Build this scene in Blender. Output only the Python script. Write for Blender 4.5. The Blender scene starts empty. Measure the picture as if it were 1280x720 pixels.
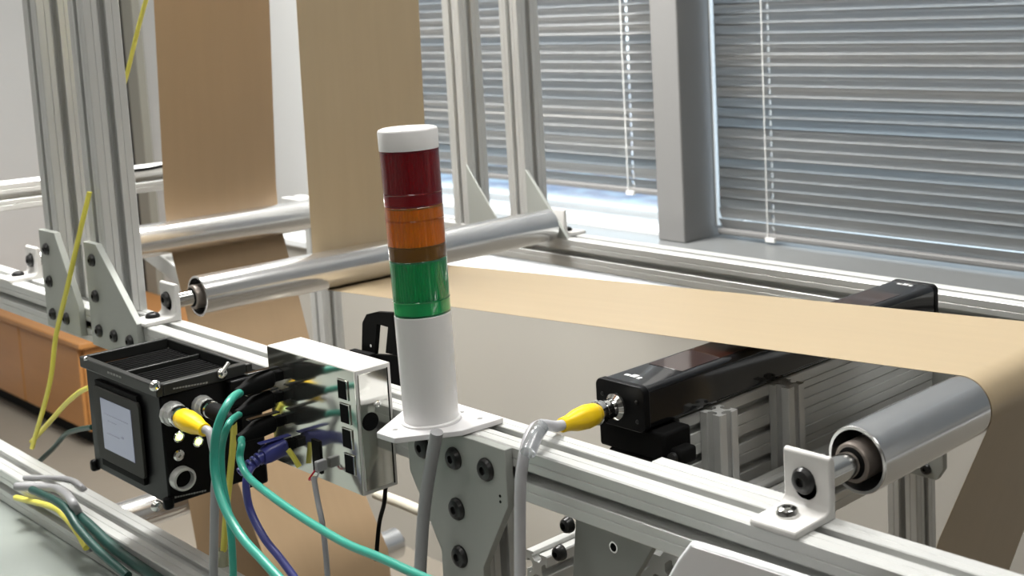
import bpy, bmesh, math, random
from mathutils import Vector, Matrix
random.seed(7)
PI = math.pi
sc = bpy.context.scene
COL = sc.collection

# ---------------------------------------------------------------- camera
FPX, CX, CY = 1567.9, 869.9, 201.5
cam_rot = Matrix.Rotation(.742426, 3, 'Z') @ Matrix.Rotation(1.446846, 3, 'X') @ Matrix.Rotation(-.0373534, 3, 'Z')
CAM = Vector((0, 0, 1.36))
cd = bpy.data.cameras.new('camera'); cam = bpy.data.objects.new('camera', cd); COL.objects.link(cam)
cam.matrix_world = Matrix.Translation(CAM) @ cam_rot.to_4x4()
cd.sensor_width = 36; cd.lens = FPX/1280*36
cd.shift_x = (640-CX)/1280; cd.shift_y = -(360-CY)/1280
cd.clip_start = .02; cd.clip_end = 200
cd.dof.use_dof = True; cd.dof.focus_distance = 1.15; cd.dof.aperture_fstop = 11
sc.camera = cam

# ---------------------------------------------------------------- view, world, lights
sc.view_settings.view_transform = 'Standard'; sc.view_settings.look = 'None'
sc.view_settings.gamma = 1; sc.view_settings.use_curve_mapping = False
sc.view_settings.exposure = 0.2
w = bpy.data.worlds.new('overcast_sky'); sc.world = w; w.use_nodes = True
nt = w.node_tree
bg = nt.nodes['Background']
tc = nt.nodes.new('ShaderNodeTexCoord'); sp = nt.nodes.new('ShaderNodeSeparateXYZ'); cr = nt.nodes.new('ShaderNodeValToRGB')
nt.links.new(tc.outputs['Generated'], sp.inputs[0]); nt.links.new(sp.outputs['Z'], cr.inputs[0]); nt.links.new(cr.outputs[0], bg.inputs['Color'])
cr.color_ramp.elements[0].color = (.86, .93, 1, 1); cr.color_ramp.elements[1].color = (.75, .87, 1, 1)
bg.inputs['Strength'].default_value = 3.0

def area(name, loc, sx, sy, watts, col=(1, .99, .96)):
    l = bpy.data.lights.new(name, 'AREA'); l.shape = 'RECTANGLE'; l.size = sx; l.size_y = sy
    l.energy = watts; l.color = col
    o = bpy.data.objects.new(name, l); COL.objects.link(o); o.location = loc
    return o
PANELS = [(-3.3, 1.0, 5), (-2.02, 1.0, 125), (-.35, 1.0, 14), (-2.6, -.9, 1), (-1.1, -.9, 2), (.5, -.9, 2)]
for x, y, watts in PANELS:
    area('panel_light', (x, y, 2.70), .55, 1.15, watts)

# ---------------------------------------------------------------- helpers
def P(px, py, axis, val):
    """point where the line of sight of a photo pixel meets the plane axis=val"""
    d = cam_rot @ Vector(((px-CX)/FPX, -(py-CY)/FPX, -1))
    return CAM + d*((val-CAM[axis])/d[axis])

class MB:
    def __init__(s): s.bm = bmesh.new()
    def face(s, vs):
        try: return s.bm.faces.new(vs)
        except ValueError: return None
    def box(s, x0, x1, y0, y1, z0, z1):
        v = [s.bm.verts.new(p) for p in ((x0,y0,z0),(x1,y0,z0),(x1,y1,z0),(x0,y1,z0),(x0,y0,z1),(x1,y0,z1),(x1,y1,z1),(x0,y1,z1))]
        for f in ((3,2,1,0),(4,5,6,7),(0,1,5,4),(1,2,6,5),(2,3,7,6),(3,0,4,7)): s.face([v[i] for i in f])
        return s
    def prism(s, pts, axis, a, b):
        """polygon of 2-D points in the plane across axis, from a to b"""
        def mk(p, t):
            return {0: (t, p[0], p[1]), 1: (p[0], t, p[1]), 2: (p[0], p[1], t)}[axis]
        A = [s.bm.verts.new(mk(p, a)) for p in pts]; B = [s.bm.verts.new(mk(p, b)) for p in pts]
        n = len(pts)
        s.face(A[::-1]); s.face(B)
        for i in range(n): s.face([A[i], A[(i+1) % n], B[(i+1) % n], B[i]])
        return s
    def lathe(s, prof, c, axis, n=32, closed=False):
        """prof: list of (t, r) along the axis from c; axis a vector or index"""
        if isinstance(axis, int): axis = Vector([1.0 if i == axis else 0.0 for i in range(3)])
        axis = Vector(axis).normalized(); q = axis.to_track_quat('Z', 'Y'); c = Vector(c)
        rings = []
        for t, r in prof:
            if r < 1e-6: rings.append([s.bm.verts.new(c+axis*t)])
            else: rings.append([s.bm.verts.new(c+axis*t+q@Vector((r*math.cos(2*PI*k/n), r*math.sin(2*PI*k/n), 0))) for k in range(n)])
        prs = list(zip(rings, rings[1:]))
        if closed: prs.append((rings[-1], rings[0]))
        for A, B in prs:
            for k in range(n):
                a = [A[k % len(A)], A[(k+1) % len(A)]] if len(A) > 1 else [A[0]]
                b = [B[(k+1) % len(B)], B[k % len(B)]] if len(B) > 1 else [B[0]]
                if len(a)+len(b) > 2: s.face(a+b)
        if not closed:
            if len(rings[0]) > 1: s.face(rings[0][::-1])
            if len(rings[-1]) > 1: s.face(rings[-1])
        return s
    def cyl(s, c, axis, r, h, n=24): return s.lathe([(0, r), (h, r)], c, axis, n)
    def tube(s, pts, r, n=10, per=6, r1=None):
        pts = [Vector(p) for p in pts]
        if per > 1 and len(pts) > 2:
            E = [pts[0]*2-pts[1]]+pts+[pts[-1]*2-pts[-2]]; out = []
            for i in range(1, len(E)-2):
                for k in range(per):
                    t = k/per; a, b, c, d = E[i-1:i+3]
                    out.append(.5*((2*b)+(-a+c)*t+(2*a-5*b+4*c-d)*t*t+(-a+3*b-3*c+d)*t**3))
            out.append(pts[-1]); pts = out
        up = None; rings = []
        for i, p in enumerate(pts):
            d = (pts[min(i+1, len(pts)-1)]-pts[max(i-1, 0)]).normalized()
            if up is None: up = d.orthogonal().normalized()
            up = (up-d*up.dot(d)).normalized(); sd = d.cross(up)
            rr = r if r1 is None else r+(r1-r)*i/(len(pts)-1)
            rings.append([s.bm.verts.new(p+(up*math.cos(2*PI*k/n)+sd*math.sin(2*PI*k/n))*rr) for k in range(n)])
        for A, B in zip(rings, rings[1:]):
            for k in range(n): s.face([A[k], A[(k+1) % n], B[(k+1) % n], B[k]])
        s.face(rings[0][::-1]); s.face(rings[-1])
        return s
    def build(s, name, m, parent=None, bevel=0, seg=2, angle=38, loc=None):
        bmesh.ops.recalc_face_normals(s.bm, faces=s.bm.faces)
        me = bpy.data.meshes.new(name); s.bm.to_mesh(me); s.bm.free()
        for p in me.polygons: p.use_smooth = True
        me.set_sharp_from_angle(angle=math.radians(angle))
        me.materials.append(m)
        o = bpy.data.objects.new(name, me); COL.objects.link(o)
        if parent: o.parent = parent
        if loc: o.location = loc
        if bevel:
            b = o.modifiers.new('edge', 'BEVEL'); b.width = bevel; b.segments = seg; b.limit_method = 'ANGLE'; b.angle_limit = math.radians(40)
            b.harden_normals = False
        return o

def tag(o, label, cat, group=None):
    o['label'] = label; o['category'] = cat
    if group: o['group'] = group
    return o
def empty(name, loc=(0, 0, 0), label=None, cat=None, group=None):
    o = bpy.data.objects.new(name, None); COL.objects.link(o); o.location = loc; o.empty_display_size = .02
    if label: tag(o, label, cat, group)
    return o
def adopt(root):
    """keep children where they were modelled although the root sits at the base of the thing"""
    inv = Matrix.Translation(root.location).inverted()
    for c in [o for o in COL.objects if o.parent == root]: c.matrix_parent_inverse = inv
def struct(o): o['kind'] = 'structure'; return o

# ---------------------------------------------------------------- materials
def mat(name, col, rough=.5, metal=0, spec=.5, coat=0, emis=None, es=0, trans=0, bump=None, var=None, aniso=0):
    m = bpy.data.materials.new(name); m.use_nodes = True; nt = m.node_tree; b = nt.nodes['Principled BSDF']
    b.inputs['Base Color'].default_value = (*col, 1); b.inputs['Roughness'].default_value = rough
    b.inputs['Metallic'].default_value = metal; b.inputs['Specular IOR Level'].default_value = spec
    b.inputs['Coat Weight'].default_value = coat; b.inputs['Transmission Weight'].default_value = trans
    if emis: b.inputs['Emission Color'].default_value = (*emis, 1); b.inputs['Emission Strength'].default_value = es
    tc = nt.nodes.new('ShaderNodeTexCoord')
    if var:   # (scale vec, amount, noise scale)
        mp = nt.nodes.new('ShaderNodeMapping'); mp.inputs['Scale'].default_value = var[0]
        n = nt.nodes.new('ShaderNodeTexNoise'); n.inputs['Scale'].default_value = var[2]; n.inputs['Detail'].default_value = 4
        mx = nt.nodes.new('ShaderNodeMix'); mx.data_type = 'RGBA'; mx.blend_type = 'MIX'
        mx.inputs['A'].default_value = (*[c*(1-var[1]) for c in col], 1); mx.inputs['B'].default_value = (*[min(1, c*(1+var[1])) for c in col], 1)
        nt.links.new(tc.outputs['Object'], mp.inputs[0]); nt.links.new(mp.outputs[0], n.inputs['Vector'])
        nt.links.new(n.outputs['Fac'], mx.inputs['Factor']); nt.links.new(mx.outputs['Result'], b.inputs['Base Color'])
    if bump:  # (scale vec, strength, noise scale)
        mp = nt.nodes.new('ShaderNodeMapping'); mp.inputs['Scale'].default_value = bump[0]
        n = nt.nodes.new('ShaderNodeTexNoise'); n.inputs['Scale'].default_value = bump[2]; n.inputs['Detail'].default_value = 3
        bp = nt.nodes.new('ShaderNodeBump'); bp.inputs['Strength'].default_value = bump[1]; bp.inputs['Distance'].default_value = .0005
        nt.links.new(tc.outputs['Object'], mp.inputs[0]); nt.links.new(mp.outputs[0], n.inputs['Vector'])
        nt.links.new(n.outputs['Fac'], bp.inputs['Height']); nt.links.new(bp.outputs[0], b.inputs['Normal'])
    return m
M = {}
M['alu'] = mat('anodised_aluminium', (.58, .585, .57), .38, .35, bump=((1, 1, 1), .15, 900), var=((1, 1, 1), .04, 30))
M['roller'] = mat('turned_aluminium', (.80, .80, .80), .20, .95, var=((40, 1.5, 40), .05, 3), bump=((30, 1, 30), .12, 6))
M['plate'] = mat('grey_painted_plate', (.36, .375, .35), .5, .1, bump=((1, 1, 1), .1, 500))
M['bracket'] = mat('white_powder_coat', (.60, .59, .57), .45, 0, bump=((1, 1, 1), .08, 700))
M['white'] = mat('white_plastic', (.74, .735, .73), .35, 0, bump=((1, 1, 1), .03, 300))
M['wflange'] = mat('white_flange', (.74, .73, .74), .4)
M['black'] = mat('black_anodised', (.004, .004, .0045), .38, 0, spec=.12, bump=((1, 1, 1), .1, 600))
M['blackm'] = mat('black_matte', (.005, .005, .005), .7, spec=.1, bump=((1, 1, 1), .1, 400))
M['gloss'] = mat('black_glossy', (.006, .006, .007), .12, 0, coat=.3, bump=((1, 1, 1), .02, 200))
M['bolt'] = mat('black_bolt', (.02, .02, .02), .3, .2, bump=((1, 1, 1), .05, 400))
M['chrome'] = mat('bright_steel', (.72, .72, .70), .12, 1, bump=((1, 1, 1), .03, 200))
M['steel'] = mat('bearing_steel', (.26, .225, .20), .3, .5, bump=((1, 1, 1), .03, 200))
M['satin'] = mat('satin_steel', (.60, .60, .56), .10, .95, bump=((1, 1, 1), .01, 40))
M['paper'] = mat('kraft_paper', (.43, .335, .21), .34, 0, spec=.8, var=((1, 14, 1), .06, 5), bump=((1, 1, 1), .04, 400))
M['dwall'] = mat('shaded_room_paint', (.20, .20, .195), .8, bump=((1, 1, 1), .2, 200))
M['dpaper'] = mat('shaded_kraft_paper', (.31, .215, .125), .42, 0, spec=.5, var=((1, 14, 1), .06, 5), bump=((1, 1, 1), .04, 400))  # same kraft paper, its colour darkened to stand for shade on the rear webs
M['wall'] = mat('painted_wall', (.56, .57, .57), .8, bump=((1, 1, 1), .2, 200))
M['beige'] = mat('beige_wall', (.41, .39, .35), .75, bump=((1, 1, 1), .2, 200), var=((1, 1, 1), .03, 2))
M['column'] = mat('grey_column_paint', (.18, .178, .175), .6, bump=((1, 1, 1), .1, 200))
M['floor'] = mat('beige_floor', (.22, .195, .16), .55, bump=((1, 1, 1), .1, 60), var=((1, 1, 1), .08, 6))
M['ceil'] = mat('ceiling_white', (.62, .62, .61), .9, bump=((1, 1, 1), .2, 100))
M['sill'] = mat('grey_sill', (.15, .155, .155), .35, bump=((1, 1, 1), .05, 200))
M['frame'] = mat('window_frame_paint', (.80, .82, .83), .4, bump=((1, 1, 1), .05, 200))
M['slat'] = mat('grey_blind_slat', (.50, .50, .495), .7, 0, spec=.08, bump=((1, 1, 1), .05, 300))
M['cord'] = mat('white_cord', (.75, .75, .73), .7, bump=((1, 1, 1), .2, 900))
M['wood'] = mat('orange_wood', (.42, .19, .055), .5, var=((1, 1, 6), .15, 3))
M['lamp'] = mat('lamp_diffuser', (.9, .9, .9), .5, emis=(1, .97, .92), es=2.5, bump=((1, 1, 1), .05, 50))
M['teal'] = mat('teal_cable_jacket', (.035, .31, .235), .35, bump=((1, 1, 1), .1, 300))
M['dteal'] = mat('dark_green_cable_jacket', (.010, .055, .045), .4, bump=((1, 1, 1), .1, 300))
M['yellow'] = mat('yellow_cable_jacket', (.72, .66, .10), .4, bump=((1, 1, 1), .1, 300))
M['moly'] = mat('yellow_moulded_plastic', (.90, .60, .01), .3, bump=((1, 1, 1), .05, 200))
M['grey'] = mat('grey_cable_jacket', (.30, .30, .31), .4, bump=((1, 1, 1), .1, 300))
M['lgrey'] = mat('light_grey_cable_jacket', (.55, .55, .58), .3, coat=.4, bump=((1, 1, 1), .1, 300))
M['blue'] = mat('blue_cable_jacket', (.045, .05, .22), .35, bump=((1, 1, 1), .1, 300))
M['screen'] = mat('lcd_screen', (.10, .11, .14), .2, emis=(.33, .36, .50), es=.28, bump=((1, 1, 1), .01, 50))
M['screenmark'] = mat('lcd_marks', (.03, .03, .04), .2, emis=(.2, .2, .3), es=.4, bump=((1, 1, 1), .01, 50))
M['bezel'] = mat('screen_bezel', (.035, .034, .031), .6, 0, spec=.2, bump=((1, 1, 1), .02, 200))
M['led'] = mat('lit_led', (.5, .7, .2), .3, emis=(.75, 1, .35), es=2.2, bump=((1, 1, 1), .01, 50))
M['print'] = mat('faded_grey_print', (.22, .22, .21), .5, bump=((1, 1, 1), .02, 200))
M['wprint'] = mat('white_print', (.7, .7, .7), .5, bump=((1, 1, 1), .02, 200))
M['table'] = mat('pale_grey_laminate', (.24, .265, .245), .45, bump=((1, 1, 1), .05, 100), var=((1, 1, 1), .03, 3))
M['hose'] = mat('cream_hose', (.62, .58, .48), .5, bump=((1, 1, 1), .1, 100))
M['bluetint'] = mat('blue_tinted_rubber', (.35, .50, .62), .4, bump=((1, 1, 1), .05, 100))
def lensmat(name, col, t=.9, rough=.06):
    return mat(name, col, rough, 0, coat=.4, trans=t, bump=((1, 1, .02), .25, 260))
M['red'] = lensmat('red_lens', (.62, .02, .05)); M['orange'] = lensmat('orange_lens', (.95, .45, .06)); M['green'] = lensmat('green_lens', (.08, .80, .38))
M['redc'] = mat('red_lens_inner', (.38, .004, .02), .3, bump=((1, 1, .02), .4, 200)); M['orangec'] = mat('orange_lens_inner', (1, .50, .08), .3, bump=((1, 1, .02), .4, 200)); M['greenc'] = mat('green_lens_inner', (.02, .50, .20), .3, bump=((1, 1, .02), .4, 200))
M['reds'] = mat('red_socket_ring', (.45, .006, .02), .3, bump=((1, 1, .02), .2, 100)); M['greens'] = mat('green_socket_ring', (.08, .75, .38), .3, bump=((1, 1, .02), .2, 100))
M['core'] = mat('dark_lens_core', (.05, .03, .01), .4, bump=((1, 1, 1), .1, 100))
# window glass
g = bpy.data.materials.new('window_glass'); g.use_nodes = True; nt = g.node_tree; nt.nodes.clear()
out = nt.nodes.new('ShaderNodeOutputMaterial'); mx = nt.nodes.new('ShaderNodeMixShader'); tr = nt.nodes.new('ShaderNodeBsdfTransparent'); gl = nt.nodes.new('ShaderNodeBsdfGlossy')
gl.inputs['Roughness'].default_value = .02; tr.inputs['Color'].default_value = (.93, .97, .98, 1)
mx.inputs[0].default_value = .06; nt.links.new(tr.outputs[0], mx.inputs[1]); nt.links.new(gl.outputs[0], mx.inputs[2]); nt.links.new(mx.outputs[0], out.inputs[0]); M['glass'] = g
# outdoor ground: leaf-strewn frosty ground
g = mat('outdoor_ground', (.4, .4, .4), .9); nt = g.node_tree; b = nt.nodes['Principled BSDF']
tc = nt.nodes.new('ShaderNodeTexCoord'); n = nt.nodes.new('ShaderNodeTexNoise'); n.inputs['Scale'].default_value = 1.6; n.inputs['Detail'].default_value = 8
cr = nt.nodes.new('ShaderNodeValToRGB'); e = cr.color_ramp.elements; e[0].position = .38; e[0].color = (.10, .13, .19, 1); e[1].position = .62; e[1].color = (.22, .29, .33, 1)
x = e.new(.5); x.color = (.17, .16, .20, 1)
nt.links.new(tc.outputs['Object'], n.inputs['Vector']); nt.links.new(n.outputs['Fac'], cr.inputs[0]); nt.links.new(cr.outputs[0], b.inputs['Base Color']); M['ground'] = g

# ---------------------------------------------------------------- room
XL, XR, YB, YW, ZC = -5.2, 2.6, -2.6, 2.05, 2.75
struct(MB().box(XL-.1, XR+.1, YB-.1, 2.25, -.1, 0).build('floor', M['floor']))
struct(MB().box(XL-.1, XR+.1, YB-.1, 2.25, ZC, ZC+.1).build('ceiling', M['ceil']))
struct(MB().box(XL-.1, XL, YB, 2.25, 0, ZC).build('wall_left', M['wall']))
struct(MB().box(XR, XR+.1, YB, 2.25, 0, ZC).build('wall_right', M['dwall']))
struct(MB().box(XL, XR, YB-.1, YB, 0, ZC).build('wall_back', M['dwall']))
ZS, ZH = .86, 2.35
W1 = (-3.2, -1.866); W2 = (-1.787, .5)
wf = MB(); wf.box(XL, W1[0], YW, 2.25, 0, ZC); wf.box(W2[1], XR, YW, 2.25, 0, ZC); wf.box(W1[0], W2[1], YW, 2.25, 0, ZS-.03); wf.box(W1[0], W2[1], YW, 2.25, ZH, ZC)
struct(wf.build('wall_front', M['wall']))
struct(MB().box(W1[1], W2[0], 1.905, 2.25, ZS, ZC).build('trim_1', M['column'], bevel=.003))            # column between the windows
struct(MB().box(W1[0]-.05, W2[1]+.05, 1.86, 2.25, ZS-.03, ZS).build('trim_2', M['sill'], bevel=.003))   # window sill
struct(MB().box(-3.4, .7, 1.75, YW, 0, .745).build('trim_3', M['beige']))                                # boxed-in ledge under the windows
struct(MB().box(-3.42, .72, 1.74, YW, .745, .765).build('trim_4', M['frame'], bevel=.003))
struct(MB().box(W1[0], W1[1], 1.95, 2.075, ZS, ZS+.006).build('trim_5', M['frame']))                    # white strip added on the sill, standing for daylight at the left window
pl_, pr_ = P(169, 200, 1, 2.02).x, P(182, 200, 1, 2.02).x
struct(MB().box(pl_, pr_, 2.02, YW, 0, ZC).build('trim_6', mat('olive_trim', (.24, .235, .20), .6, bump=((1, 1, 1), .1, 200))))
struct(MB().box(pl_-.05, pl_, 2.03, YW, 0, ZC).build('trim_7', M['blackm']))
struct(MB().box(XL, XL+.012, YB, YW, 0, .1).build('baseboard_left', M['frame']))
for i, (a, b) in enumerate((W1, W2)):
    fr = MB(); y0, y1 = 2.075, 2.125
    fr.box(a, b, y0, y1, ZS, ZS+.022); fr.box(a, b, y0, y1, ZH-.05, ZH); fr.box(a, a+.004, 2.004, y1, ZS+.022, ZH-.05); fr.box(b-.004, b, y0, y1, ZS+.022, ZH-.05)  # left side strip runs deep and white, standing for daylight on the reveal
    r = struct(fr.build('window_%d' % (i+1), M['frame'], bevel=.003))
    MB().box(a+.003, b-.003, 2.10, 2.104, ZS+.02, ZH-.045).build('pane', M['glass'], r)
struct(MB().box(-70, 40, 2.4, 70, -3.4, -3.3).build('ground', M['ground']))

# blinds: every slat is a part
def blind(x0, x1, zb, holes, label):
    t = empty('window_blind', ((x0+x1)/2, 2.0, zb), label, 'blind', 'grey venetian blinds at the windows')
    L = x1-x0; half = .0125; hx = sorted(h-(x0+x1)/2 for h in holes)
    bm = bmesh.new(); xs = [-L/2]
    for h in hx: xs += [h-.0035, h+.0035]
    xs.append(L/2)
    prof = [(u, .0013*(1-(u/.0122)**2)) for u in (-.0126, -.0075, -.0025, .0025, .0075, .0126)]   # (up, out): crowned section
    V = [[bm.verts.new((x, -o+u*.012, u)) for u, o in prof] for x in xs]
    for i in range(len(xs)-1):
        hole = i % 2 == 1
        for k in range(5):
            if hole and k in (2, 3): continue
            bm.faces.new((V[i][k], V[i+1][k], V[i+1][k+1], V[i][k+1]))
    bmesh.ops.solidify(bm, geom=bm.faces[:], thickness=.0004)
    for f in bm.faces: f.smooth = True
    me = bpy.data.meshes.new('slat'); bm.to_mesh(me); bm.free(); me.materials.append(M['slat'])
    n = int((ZH-.05-zb-.02)/.0217)
    for k in range(n):
        o = bpy.data.objects.new('slat', me); COL.objects.link(o); o.parent = t
        tilt = random.uniform(-.0008, .0008)
        if k == 0: tilt += .55
        if k == 1: tilt += .3
        if k == 2: tilt += .12
        o.location = (0, 0, .024+k*.0217+(.0 if k else -.001)); o.rotation_euler = (tilt, 0, 0)
    rail = MB(); rail.box(-L/2, L/2, -.011, .011, 0, .012); rail.build('bottom_rail', M['column'], t, bevel=.003)
    MB().box(-L/2, L/2, -.02, .02, ZH-.05-zb, ZH-.01-zb).build('head_rail', M['slat'], t, bevel=.002)
    for h in hx:
        MB().tube([(h-.0062, -.0135, .006), (h-.0062, -.0135, ZH-.04-zb)], .0012, 6, 1).build('ladder_cord', M['cord'], t)
        MB().tube([(h, 0, .006), (h, 0, ZH-.04-zb)], .0009, 6, 1).build('lift_cord', M['cord'], t)
        MB().box(h-.012, h+.012, -.0155, -.008, -.003, .006).build('cord_clip', M['cord'], t)
blind(W1[0]+.05, W1[1]-.012, .938, (-2.95, -2.03), 'grey venetian blind left of the column, stopping short of the sill so daylight shows below')
blind(W2[0]+.018, W2[1]-.02, .869, (-1.622, -.4), 'grey venetian blind right of the column, lowered almost to the sill')

for (x, y, watts), wh in zip(PANELS, ('over the left posts', 'over the signal tower', 'over the right end', 'behind the camera, left', 'behind the camera, middle', 'behind the camera, right')):
    t = empty('ceiling_lamp', (x, y, 2.71), 'white rectangular ceiling light panel '+wh, 'lamp', 'ceiling light panels')
    MB().box(-.32, .32, -.62, .62, .0, .04).build('housing', M['frame'], t)
    MB().box(-.29, .29, -.59, .59, -.004, 0).build('diffuser', M['lamp'], t)

# wooden cabinet beyond the left end, seen under the rail
t = empty('wooden_cabinet', (-4.6, 1.6, 0), 'orange-brown wooden cabinet low in the background at the far left, under the rail', 'cabinet')
MB().box(-5.15, -4.12, 1.55, 2.0, .06, .34).build('body', M['wood'], t, bevel=.004)
MB().box(-5.17, -4.10, 1.53, 2.02, .34, .36).build('top', M['wood'], t, bevel=.003)
MB().box(-5.12, -4.15, 1.58, 1.98, 0, .06).build('plinth', M['blackm'], t)
for a in (-5.14, -4.63): MB().box(a, a+.50, 1.537, 1.55, .07, .335).build('door', M['wood'], t, bevel=.003)
adopt(t)

# ---------------------------------------------------------------- slotted profiles
def outline(w, h, slots_w, slots_h, o=.0095, tl=.0045, i=.0175, d=.0135, groove=True, gr=.0125):
    """closed outline of a slotted profile, centred; slots_w on the two sides of length w, slots_h on those of length h"""
    pts = []
    c = .0012
    for side in range(4):
        L, D, sl = ((w, h, slots_w), (h, w, slots_h))[side % 2]
        def put(s, dep):
            u, v = s, -D/2+dep
            for _ in range(side): u, v = -v, u
            pts.append((u, v))
        put(-L/2+c, 0)
        ev = []
        for x in sl:
            if groove: ev.append((x-gr, 'g'))
            ev.append((x, 's'))
            if groove: ev.append((x+gr, 'g'))
        for x, k in sorted(ev):
            if k == 'g':
                for a in ((-.0007, 0), (0, .0008), (.0007, 0)): put(x+a[0], a[1])
            else:
                for a in ((-o/2-.0006, 0), (-o/2, .0008), (-o/2, tl), (-i/2, tl), (-i/2, tl+.003), (-o*.4, d), (o*.4, d), (i/2, tl+.003), (i/2, tl), (o/2, tl), (o/2, .0008), (o/2+.0006, 0)): put(x+a[0], a[1])
        put(L/2-c, 0)
    return pts
O45 = outline(.045, .045, [0], [0])
O30 = outline(.030, .030, [0], [0], o=.008, tl=.002, i=.0135, d=.0085, groove=False)
O28 = [(x*.86, y*.86) for x, y in O30]
def prof(name, O, axis, c, a, b, parent=None, m='alu'):
    """profile bar: outline O about the 2-D centre c, running from a to b along axis"""
    pts = [(p[0]+c[0], p[1]+c[1]) for p in O]
    return MB().prism(pts, axis, a, b).build(name, M[m], parent, angle=30)
def bar(name, O, axis, c, a, b, label, cat='rail', group=None):
    o = prof(name, O, axis, c, a, b); tag(o, label, cat, group); return o

YF, YR, ZR = .6575, 1.3225, .9775   # front rail centre, far rail centre, rail height
bar('aluminium_rail', O45, 0, (YF, ZR), -2.35, .4, 'front slotted aluminium rail from the black controller to the lower right corner', group=None)
bar('aluminium_rail', O45, 0, (YR, ZR), -2.35, .6, 'far slotted aluminium rail below the windows, behind the brown web')
# uprights
def post(x, y, z0, z1, label, group=None): return bar('aluminium_post', O45, 2, (x, y), z0, z1, label, 'post', group)
post(-1.6075, YF, 1.0, 2.3, 'slotted aluminium post on the front rail at the left, fixed by the five-bolt triangular plate')
post(-1.7535, YF, 1.0, 2.3, 'outermost left slotted aluminium post, beside the cut-off triangular plate')
post(-1.7445, YR, 1.0, 2.3, 'left one of the two slotted posts on the far rail, in front of the blinds')
post(-1.592, YR, 1.0, 2.3, 'right one of the two slotted posts on the far rail, above the near roller end')
post(-.8575, YR, 0, .955, 'slotted aluminium leg under the far rail, seen below the large roller at the right')
post(-.8725, YF, 0, .955, 'slotted aluminium leg under the front rail behind the T-shaped plate')
post(-2.245, YR, 0, .955, 'slotted aluminium leg under the far rail, seen between the near roller and the white switch')
post(-2.245, YF, 0, .955, 'slotted aluminium leg under the front rail at the far left')
# rear frame beyond the posts
cr_ = P(185, 224, 0, -2.2)
bar('aluminium_rail', O45, 1, (-2.2225, cr_.z), .72, 1.10, 'short cross rail at the rear left, behind the rear brown web', 'rail')
b_ = MB(); u0, u1, u2, u3 = [P(px, py, 1, 1.0) for px, py in ((165, 292), (235, 346), (230, 362), (158, 308))]
b_.prism([(p_.x, p_.z) for p_ in (u0, u1, u2, u3)], 1, 1.0, 1.04)
tag(b_.build('diagonal_brace', M['alu'], bevel=.002), 'short diagonal aluminium brace seen under the rear roller at the left', 'brace')
bz_ = P(233, 352, 1, 1.02)
bar('aluminium_post', O45, 2, (bz_.x+.01, 1.0635), 0, bz_.z+.02, 'low slotted upright carrying the diagonal brace, mostly hidden behind the rear web', 'post')
tag(MB().tube([P(150, 216, 0, -2.19), P(168, 213, 0, -2.19), P(185, 211, 0, -2.19), P(210, 206, 0, -2.19)], .003, 8).build('thin_cable', M['blackm']), 'thin black cable lying along the rear cross rail at the left', 'cable')

def bolt(c, axis=(0, -1, 0), r=.0075, h=.005, parent=None, m='bolt'):
    mb = MB(); mb.lathe([(0, r), (h*.35, r), (h*.8, r*.82), (h, r*.55), (h, r*.36), (h*.45, r*.34), (h*.45, 0)], c, axis, 20)
    return mb.build('bolt', M[m], parent, angle=30)
# plates with bolts
def tplate(name, poly, y0, y1, bolts, label, m='plate', r=.0075, dots=()):
    t = empty(name, (sum(p[0] for p in poly)/len(poly), y1, min(p[1] for p in poly)), label, 'bracket plate')
    MB().prism(poly, 1, y0, y1).build('plate', M[m], t, bevel=.0007)
    for x, z in bolts: bolt((x, y0, z), (0, -1, 0), r, .005, t)
    for x, z in dots: MB().cyl((x, y0+.0002, z), (0, -1, 0), .0013, .0006, 10).build('pin_hole', M['blackm'], t)
    adopt(t); return t
tplate('triangular_plate', [(-1.632, .958), (-1.496, .958), (-1.496, 1.004), (-1.595, 1.092), (-1.632, 1.092)], .627, .635,
       [(-1.6075, 1.0705), (-1.6075, 1.0245), (-1.6065, .980), (-1.5625, .980), (-1.5175, .980)], 'grey triangular plate with five black bolts holding the left post', r=.0082)
tplate('triangular_plate', [(-1.777, .962), (-1.668, .962), (-1.668, 1.003), (-1.725, 1.094), (-1.777, 1.094)], .627, .635,
       [(-1.7536, 1.0695), (-1.7536, 1.0255), (-1.7536, .981), (-1.7087, .981)], 'grey triangular plate cut off by the left edge behind the yellow cable', r=.0082)
tplate('t_shaped_plate', [(-.943, .950), (-.943, .999), (-.803, .999), (-.803, .950), (-.842, .885), (-.842, .80), (-.902, .80), (-.902, .885)], .627, .635,
       [(-.919, .9765), (-.8735, .9765), (-.8290, .9765), (-.8735, .9305), (-.8735, .887), (-.8735, .842)], 'grey T-shaped plate with large black bolts under the signal tower', r=.0102, dots=((-.8125, .957), (-.8125, .952)))
tplate('corner_gusset', [(-1.722, 1.0), (-1.63, 1.0), (-1.722, 1.105)], 1.297, 1.300, [], 'small triangular gusset between the two far posts', 'plate')
tplate('corner_gusset', [(-1.569, 1.0), (-1.475, 1.0), (-1.569, 1.105)], 1.300, 1.306, [], 'small triangular gusset right of the far posts above the roller end', 'plate')
tplate('corner_gusset', [(-.842, .955), (-.842, .765), (-.80, .765), (-.79, .78), (-.79, .955)], 1.29, 1.30, [(-.8144, .7766)], 'small grey plate with one black bolt at the leg under the large roller', 'plate')
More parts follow.
